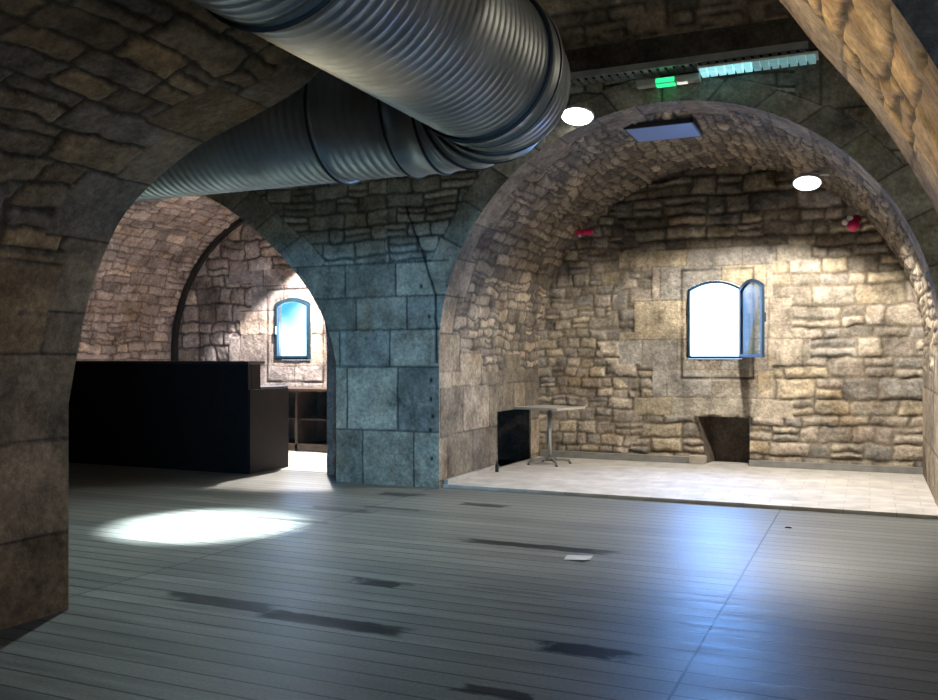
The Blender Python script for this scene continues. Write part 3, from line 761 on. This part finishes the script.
# segmented elbow
cxb, cyb = DX-DB, DY-DB
ng = 4
for g in range(ng):
    bm = bmesh.new(); rings = []
    for j in range(7):
        f = j/6; a0, a1 = PI/2*g/ng, PI/2*(g+1)/ng
        rings.append(f)
    # a gore is a straight tube cut by two radial planes
    am = (a0+a1)/2; n = 56; rr = []
    m2 = 33
    for j in range(m2):
        f = j/(m2-1); aa = a0+(a1-a0)*f; ring = []
        bead = .012*math.exp(-((f-.03)/.05)**2)+.012*math.exp(-((f-.97)/.05)**2)+.0035*math.sin(f*PI*8)
        for k in range(n):
            ph = 2*PI*k/n; q = DB+(DR+bead)*math.cos(ph)
            # straight generator: constant distance q along the mean direction
            rad = q/math.cos(aa-am) if True else q
            ring.append(bm.verts.new((cxb+rad*math.cos(aa), cyb+rad*math.sin(aa), DZ+(DR+bead)*math.sin(ph))))
        rr.append(ring)
    for a, b in zip(rr, rr[1:]):
        for k in range(n): bm.faces.new((a[k], a[(k+1) % n], b[(k+1) % n], b[k]))
    dpart('elbow_segment', bm)
def collar(p0, p1):
    bm = bmesh.new(); L = (Vector(p1)-Vector(p0)).length
    cyl_dir(bm, p0, p1, [(0, DR-.003), (.0, DR+.016), (.012, DR+.018), (.02, DR+.006), (L-.02, DR+.006), (L-.012, DR+.018), (L, DR+.016), (L, DR-.003)]); dpart('joint_collar', bm)
collar((DX, ys, DZ), (DX, ys-.11, DZ))
collar((xs, DY, DZ), (xs-.17, DY, DZ))
collar((xs-.59, DY, DZ), (xs-.63, DY, DZ))
SEAL = mat('black_sealant', (.012, .012, .012), .6)
def seal(c, axis, r=DR+.010):
    bm = bmesh.new(); M = Matrix.Translation(c) @ Vector(axis).to_track_quat('Z', 'Y').to_matrix().to_4x4()
    n = 56; q = 8; rings = [[bm.verts.new(M @ Vector(((r+.009*math.cos(2*PI*j/q))*math.cos(2*PI*k/n), (r+.009*math.cos(2*PI*j/q))*math.sin(2*PI*k/n), .007*math.sin(2*PI*j/q)))) for j in range(q)] for k in range(n)]
    for k in range(n):
        for j in range(q): bm.faces.new((rings[k][j], rings[(k+1) % n][j], rings[(k+1) % n][(j+1) % q], rings[k][(j+1) % q]))
    dpart('sealing_ring', bm, SEAL)
for g in range(ng+1):
    a0 = PI/2*g/ng
    seal((cxb+DB*math.cos(a0), cyb+DB*math.sin(a0), DZ), (-math.sin(a0), math.cos(a0), 0))
seal((DX, ys-.115, DZ), (0, 1, 0), DR+.014); seal((xs-.175, DY, DZ), (1, 0, 0), DR+.014); seal((xs-.61, DY, DZ), (1, 0, 0), DR+.018); seal((DX, ys-1.62, DZ), (0, 1, 0))
for p in ((DX, 2.9, None), (-3.2, DY, None), (-6.0, DY, None)):
    bm = bmesh.new(); top = 3.27 if p[1] < 3.5 else 5.12
    add_tube(bm, [(p[0], p[1], DZ+DR-.01), (p[0], p[1], top)], .006, 8); dpart('hanger_rod', bm)

# ------------------------------------------------------------------ cable tray, exit light, conduit
STEEL = mat('tray_steel', (.45, .5, .5), .4, metal=.7, var=.2)
tray = thing('cable_tray', 'perforated steel cable tray running above the arch crown', 'cable tray', (-1.4, 8.23, 3.97))
bm = bmesh.new()
for yy in (-.12, .12): add_box(bm, (-.5, yy, .03), (2.85*1.0, .004, .06))
bmobj('side_rail', bm, STEEL, tray)
bm = bmesh.new()
k = -1.9
while k < .92:
    add_box(bm, (k, 0, .004), (.045, .24, .006)); k += .075
for yy in (-.1, 0, .1): add_box(bm, (-.5, yy, .004), (2.85, .02, .004))
bmobj('slotted_base', bm, STEEL, tray)
bm = bmesh.new()
for yy in (-.06, -.02, .05): add_tube(bm, [(-1.9+.2*i, yy+.012*math.sin(i*1.7+yy*90), .022) for i in range(15)], .010, 8)
bmobj('cable', bm, mat('black_cable', (.02, .02, .02), .6), tray)
for xx in (-1.6, -.4, .7):
    bm = bmesh.new(); add_box(bm, (xx, .135, .02), (.04, .035, .10)); bmobj('wall_bracket', bm, STEEL, tray)
tl = thing('tray_slot_glow', 'pale cyan glowing cells standing for lit cable tray slots', 'light', (-.90, 8.22, 3.925))  # glowing cells put in for tray slots that catch cyan light
bm = bmesh.new(); add_box(bm, (0, 0, .004), (1.0, .20, .02)); bmobj('housing', bm, mat('white_metal', (.7, .75, .75), .4), tl, bevel=.004)  # backing added only to carry the glowing cells
for nm, i0, i1, st in (('bright_slot_cells', 0, 6, .9), ('dim_slot_cells', 6, 13, .22)):  # dim cells put in for the light fading along the tray
    bm = bmesh.new()
    for i in range(i0, i1): add_box(bm, (-.45+.075*i, -.01, -.024), (.058, .165, .035))
    bmobj(nm, bm, mat('cyan_glow_'+nm, (.7, .9, .9), .4, emit=(.30, .78, .85), estr=st), tl)
ex = thing('exit_light', 'flat emergency exit light glowing green above the arch', 'exit light', (-1.69, 8.27, 3.86))
bm = bmesh.new(); add_box(bm, (0, .02, .03), (.58, .10, .06)); bmobj('housing', bm, mat('frosted_plastic', (.50, .52, .46), .35), ex, bevel=.012)
bm = bmesh.new(); add_box(bm, (-.02, -.032, .030), (.17, .008, .04)); add_box(bm, (-.02, .02, -.004), (.17, .085, .008)); bmobj('green_lens', bm, mat('green_lens', (.02, .4, .15), .3, emit=(.03, 1, .32), estr=1.3), ex)
bm = bmesh.new(); add_box(bm, (.13, .02, -.004), (.09, .05, .008)); bmobj('status_lamp', bm, mat('white_lens', (.8, .8, .8), .3, emit=(1, 1, .9), estr=.8), ex)
bm = bmesh.new(); add_tube(bm, [(-3.1, 8.33, 4.02), (-2.5, 8.33, 4.02), (.2, 8.33, 4.02), (2.5, 8.33, 4.02)], .012, 10)
tag(bmobj('conduit', bm, mat('dark_conduit', (.03, .03, .03), .5), None, True), 'thin dark conduit along the top of the arcade wall', 'conduit')
# blue daylight hatch in the crown of the vault
h = thing('ceiling_hatch', 'dim blue rectangular light hatch in the vault crown', 'hatch', (-1.93, 9.25, 3.665))
bm = bmesh.new()
for sx, sy, cx_, cy_ in ((.69, .02, 0, -.29), (.69, .02, 0, .29), (.02, .60, -.335, 0), (.02, .60, .335, 0)): add_box(bm, (cx_, cy_, .02), (sx, sy, .05))
bmobj('hatch_frame', bm, mat('dark_frame', (.03, .03, .035), .5), h)
bm = bmesh.new(); add_box(bm, (0, 0, .0), (.65, .56, .012)); bmobj('blue_pane', bm, mat('blue_pane', (.12, .18, .34), .35, emit=(.10, .16, .36), estr=.26, var=.05), h)

# ------------------------------------------------------------------ ceiling lamps
LAMP = mat('lamp_diffuser', (.9, .9, .9), .4, emit=(1, .98, .92), estr=9)
LAMPB = mat('lamp_body', (.55, .57, .55), .4, metal=.4)
def lamp(loc, r, label, arm, rx=0, ry=0):
    t_ = thing('ceiling_lamp', label, 'lamp', loc, 0, 'round lamps of the right vault')
    M = Matrix.Rotation(rx, 4, 'X') @ Matrix.Rotation(ry, 4, 'Y')
    bm = bmesh.new(); add_lathe(bm, [(.0, .075), (r*.45, .072), (r*.8, .05), (r+.006, .018), (r+.008, .0), (r, -.004), (r-.01, .0)], 36, M); bmobj('lamp_body', bm, LAMPB, t_, True)
    bm = bmesh.new(); add_lathe(bm, [(r-.008, .0), (r*.9, -.018), (r*.6, -.035), (0, -.042)], 36, M); bmobj('diffuser', bm, LAMP, t_, True)
    bm = bmesh.new(); add_tube(bm, [(0, 0, .06)]+arm, .014, 10); bmobj('arm', bm, LAMPB, t_, True)
    bm = bmesh.new(); e = Vector(arm[-1]); add_box(bm, e, (.09, .07, .05)); bmobj('bracket', bm, LAMPB, t_, bevel=.006)
    return t_
lamp((-2.53, 8.20, 3.64), .155, 'round white lamp glowing beside the duct elbow', [(0, .08, .12), (0, .16, .14)], -.28)
lamp((-.58, 9.75, 3.13), .135, 'round white lamp on bracket at right vault haunch', [(.05, 0, .10), (.16, -.02, .085)], -.35)

# ------------------------------------------------------------------ balloons
PINK = mat('pink_balloon', (.72, .015, .13), .3, var=.05); WHT = mat('white_balloon', (.75, .72, .68), .3, var=.05)
def balloon(bm, c, r, sz=(1, 1, 1)):
    M = Matrix.Translation(c) @ Matrix.Diagonal((sz[0], sz[1], sz[2], 1))
    add_lathe(bm, [(0, r)]+[(r*math.sin(PI*k/12), r*math.cos(PI*k/12)) for k in range(1, 12)]+[(r*.12, -r*1.03), (r*.16, -r*1.12), (0, -r*1.1)], 20, M)
b1 = thing('balloon_cluster', 'pink balloon with two small white ones under right vault', 'balloons', (-.17, 11.16, 2.90), 0, 'balloon clusters')
bm = bmesh.new(); balloon(bm, (.0, 0, -.03), .072); bmobj('pink_balloon', bm, PINK, b1, True)
bm = bmesh.new(); balloon(bm, (.03, .05, .04), .05); bmobj('pink_balloon', bm, mat('dark_pink_balloon', (.4, .01, .08), .3), b1, True)
for p in ((-.035, -.03, .045), (-.085, -.03, .0)):
    bm = bmesh.new(); balloon(bm, p, .036); bmobj('white_balloon', bm, WHT, b1, True)
bm = bmesh.new(); add_tube(bm, [(0, .02, .02), (.03, .03, .07), (.05, .03, .12)], .003, 6); bmobj('string', bm, WHT, b1)
b2 = thing('balloon_cluster', 'flattened pink balloon pair on the left haunch of the vault', 'balloons', (-3.36, 11.15, 2.96), 0, 'balloon clusters')
bm = bmesh.new(); balloon(bm, (-.045, 0, 0), .062, (1.2, 1, .72)); bmobj('pink_balloon', bm, PINK, b2, True)
bm = bmesh.new(); balloon(bm, (.06, .01, .005), .058, (1.2, 1, .75)); bmobj('pink_balloon', bm, PINK, b2, True)
bm = bmesh.new(); balloon(bm, (-.03, -.05, -.045), .022); bmobj('white_balloon', bm, WHT, b2, True)
bm = bmesh.new(); add_tube(bm, [(0, .0, .02), (-.03, .02, .08), (-.08, .03, .12)], .003, 6); bmobj('string', bm, WHT, b2)

# ------------------------------------------------------------------ bistro table
tb = thing('bistro_table', 'square grey bistro table on chrome column by the back wall', 'table', (-3.62, 10.58, .035), math.radians(-15))
bm = bmesh.new(); add_box(bm, (0, 0, .70), (.64, .64, .028)); bmobj('tabletop', bm, mat('table_top', (.42, .39, .34), .35, var=.08), tb, bevel=.005)
bm = bmesh.new(); add_box(bm, (0, 0, .68), (.30, .30, .012)); bmobj('top_plate', bm, mat('black_iron', (.03, .03, .03), .5), tb, bevel=.003)
CH = mat('brushed_chrome', (.62, .62, .60), .3, metal=.85, var=.05)
bm = bmesh.new(); add_lathe(bm, [(.026, .06), (.026, .675)], 24); bmobj('column', bm, CH, tb, True)
bm = bmesh.new(); add_lathe(bm, [(.0, .045), (.06, .045), (.055, .075), (.03, .09), (.026, .10)], 24); bmobj('hub', bm, mat('grey_cast', (.20, .19, .18), .5, metal=.4), tb, True)
for k in range(4):
    a = PI/4+k*PI/2+.12; dx, dy = math.cos(a), math.sin(a)
    bm = bmesh.new(); add_tube(bm, [(dx*r_, dy*r_, z_) for r_, z_ in ((.03, .06), (.10, .066), (.18, .062), (.245, .045), (.27, .018))], [.022, .021, .019, .017, .014], 10)
    f = bmobj('leg', bm, mat('grey_cast', (.2, .19, .18), .5), tb, True)
    bm = bmesh.new(); add_lathe(bm, [(.016, 0), (.018, .012), (.010, .02)], 14, Matrix.Translation((dx*.27, dy*.27, 0))); bmobj('foot_pad', bm, mat('black_rubber', (.02, .02, .02), .7), f)

# ------------------------------------------------------------------ bar counter, back bar
BLACK = mat('black_panel', (.007, .006, .006), .6, spec=.25, var=.3, bump=.05)
BLACK2 = mat('black_top', (.02, .018, .018), .4, var=.2)
bar = thing('bar_counter', 'long black bar counter standing in the left arch', 'bar counter', (-8.2, 8.9, 0))
bm = bmesh.new(); add_box(bm, (-.15, -.36, .64), (3.50, .06, 1.28)); bmobj('front_panel', bm, BLACK, bar, bevel=.004)
bm = bmesh.new(); add_box(bm, (-.15, -.255, 1.295), (3.54, .31, .035)); bmobj('bar_ledge', bm, BLACK2, bar, bevel=.004)
bm = bmesh.new(); add_box(bm, (-.15, -.24, .64), (3.50, .17, 1.27)); bmobj('upper_body', bm, BLACK, bar)
bm = bmesh.new(); add_box(bm, (-.15, .10, .48), (3.46, .50, .96)); bmobj('lower_body', bm, BLACK, bar)
bm = bmesh.new(); add_box(bm, (-.14, .11, .985), (3.50, .53, .04)); bmobj('worktop', bm, BLACK2, bar, bevel=.004)
bm = bmesh.new(); add_box(bm, (1.61, .0, .49), (.02, .76, .98)); bmobj('end_panel', bm, BLACK, bar, bevel=.003)
bb = thing('back_bar', 'low dark wooden back bar below the left window', 'cabinet', (-7.35, 11.1, .005))
DW = mat('dark_wood', (.035, .025, .018), .5, var=.4, vscale=12)
bm = bmesh.new(); add_box(bm, (0, 0, .885), (4.2, .60, .04)); bmobj('worktop', bm, mat('worktop_dark', (.07, .045, .03), .45), bb, bevel=.004)
bm = bmesh.new(); add_box(bm, (0, .27, .43), (4.16, .03, .86)); bmobj('back_panel', bm, DW, bb)
bm = bmesh.new(); add_box(bm, (0, 0, .06), (4.16, .54, .10)); bmobj('plinth', bm, DW, bb)
bm = bmesh.new(); add_box(bm, (0, .02, .46), (4.1, .44, .025)); bmobj('shelf', bm, DW, bb)
for xx in (-2.08, -1.05, -.2, .62, 1.18, 2.08):
    bm = bmesh.new(); add_box(bm, (xx, -.01, .435), (.04, .52, .86)); bmobj('upright', bm, DW, bb)
bm = bmesh.new(); add_box(bm, (0, 0, .14), (.34, .36, .28)); add_box(bm, (0, -.185, .15), (.28, .02, .2)); 
o = bmobj('storage_box', bm, mat('dark_box', (.05, .035, .025), .7), None, bevel=.01); o.location = (-6.45, 11.05, .48); tag(o, 'dark box on the back bar shelf beside the pier', 'box')

# ------------------------------------------------------------------ small things
bm = bmesh.new(); add_lathe(bm, [(0, 0), (.020, 0), (.022, .006), (.022, .07), (.018, .085), (.008, .10), (.008, .125), (.0, .126)], 18)
o = bmobj('bottle', bm, mat('dark_glass', (.02, .02, .022), .2), None, True); o.location = (-3.93, 9.62, .035); tag(o, 'small dark bottle on the pale paving by the pier side', 'bottle')
bm = bmesh.new()
vsn = [bm.verts.new((x, y, .004+.006*math.sin(x*60+y*40))) for x, y in ((-.08, -.07), (.07, -.075), (.085, .0), (.08, .07), (-.06, .075), (-.085, .01))]
bm.faces.new(vsn); r_ = bmesh.ops.extrude_face_region(bm, geom=bm.faces[:]); bmesh.ops.translate(bm, verts=[v for v in r_['geom'] if isinstance(v, bmesh.types.BMVert)], vec=(0, 0, .0015))
o = bmobj('paper_scrap', bm, mat('paper', (.62, .62, .62), .7)); o.location = (-1.79, 5.83, .002); tag(o, 'small white paper scrap lying on the floor boards', 'paper')
bm = bmesh.new(); add_lathe(bm, [(0, .012), (.02, .009), (.028, .003), (.02, 0), (0, 0)], 14, Matrix.Diagonal((1, .5, 1, 1)))
o = bmobj('red_petal', bm, mat('dull_red', (.35, .05, .03), .6), None, True); o.location = (-.59, 7.56, .001); tag(o, 'tiny red scrap on the boards before the paving', 'litter')
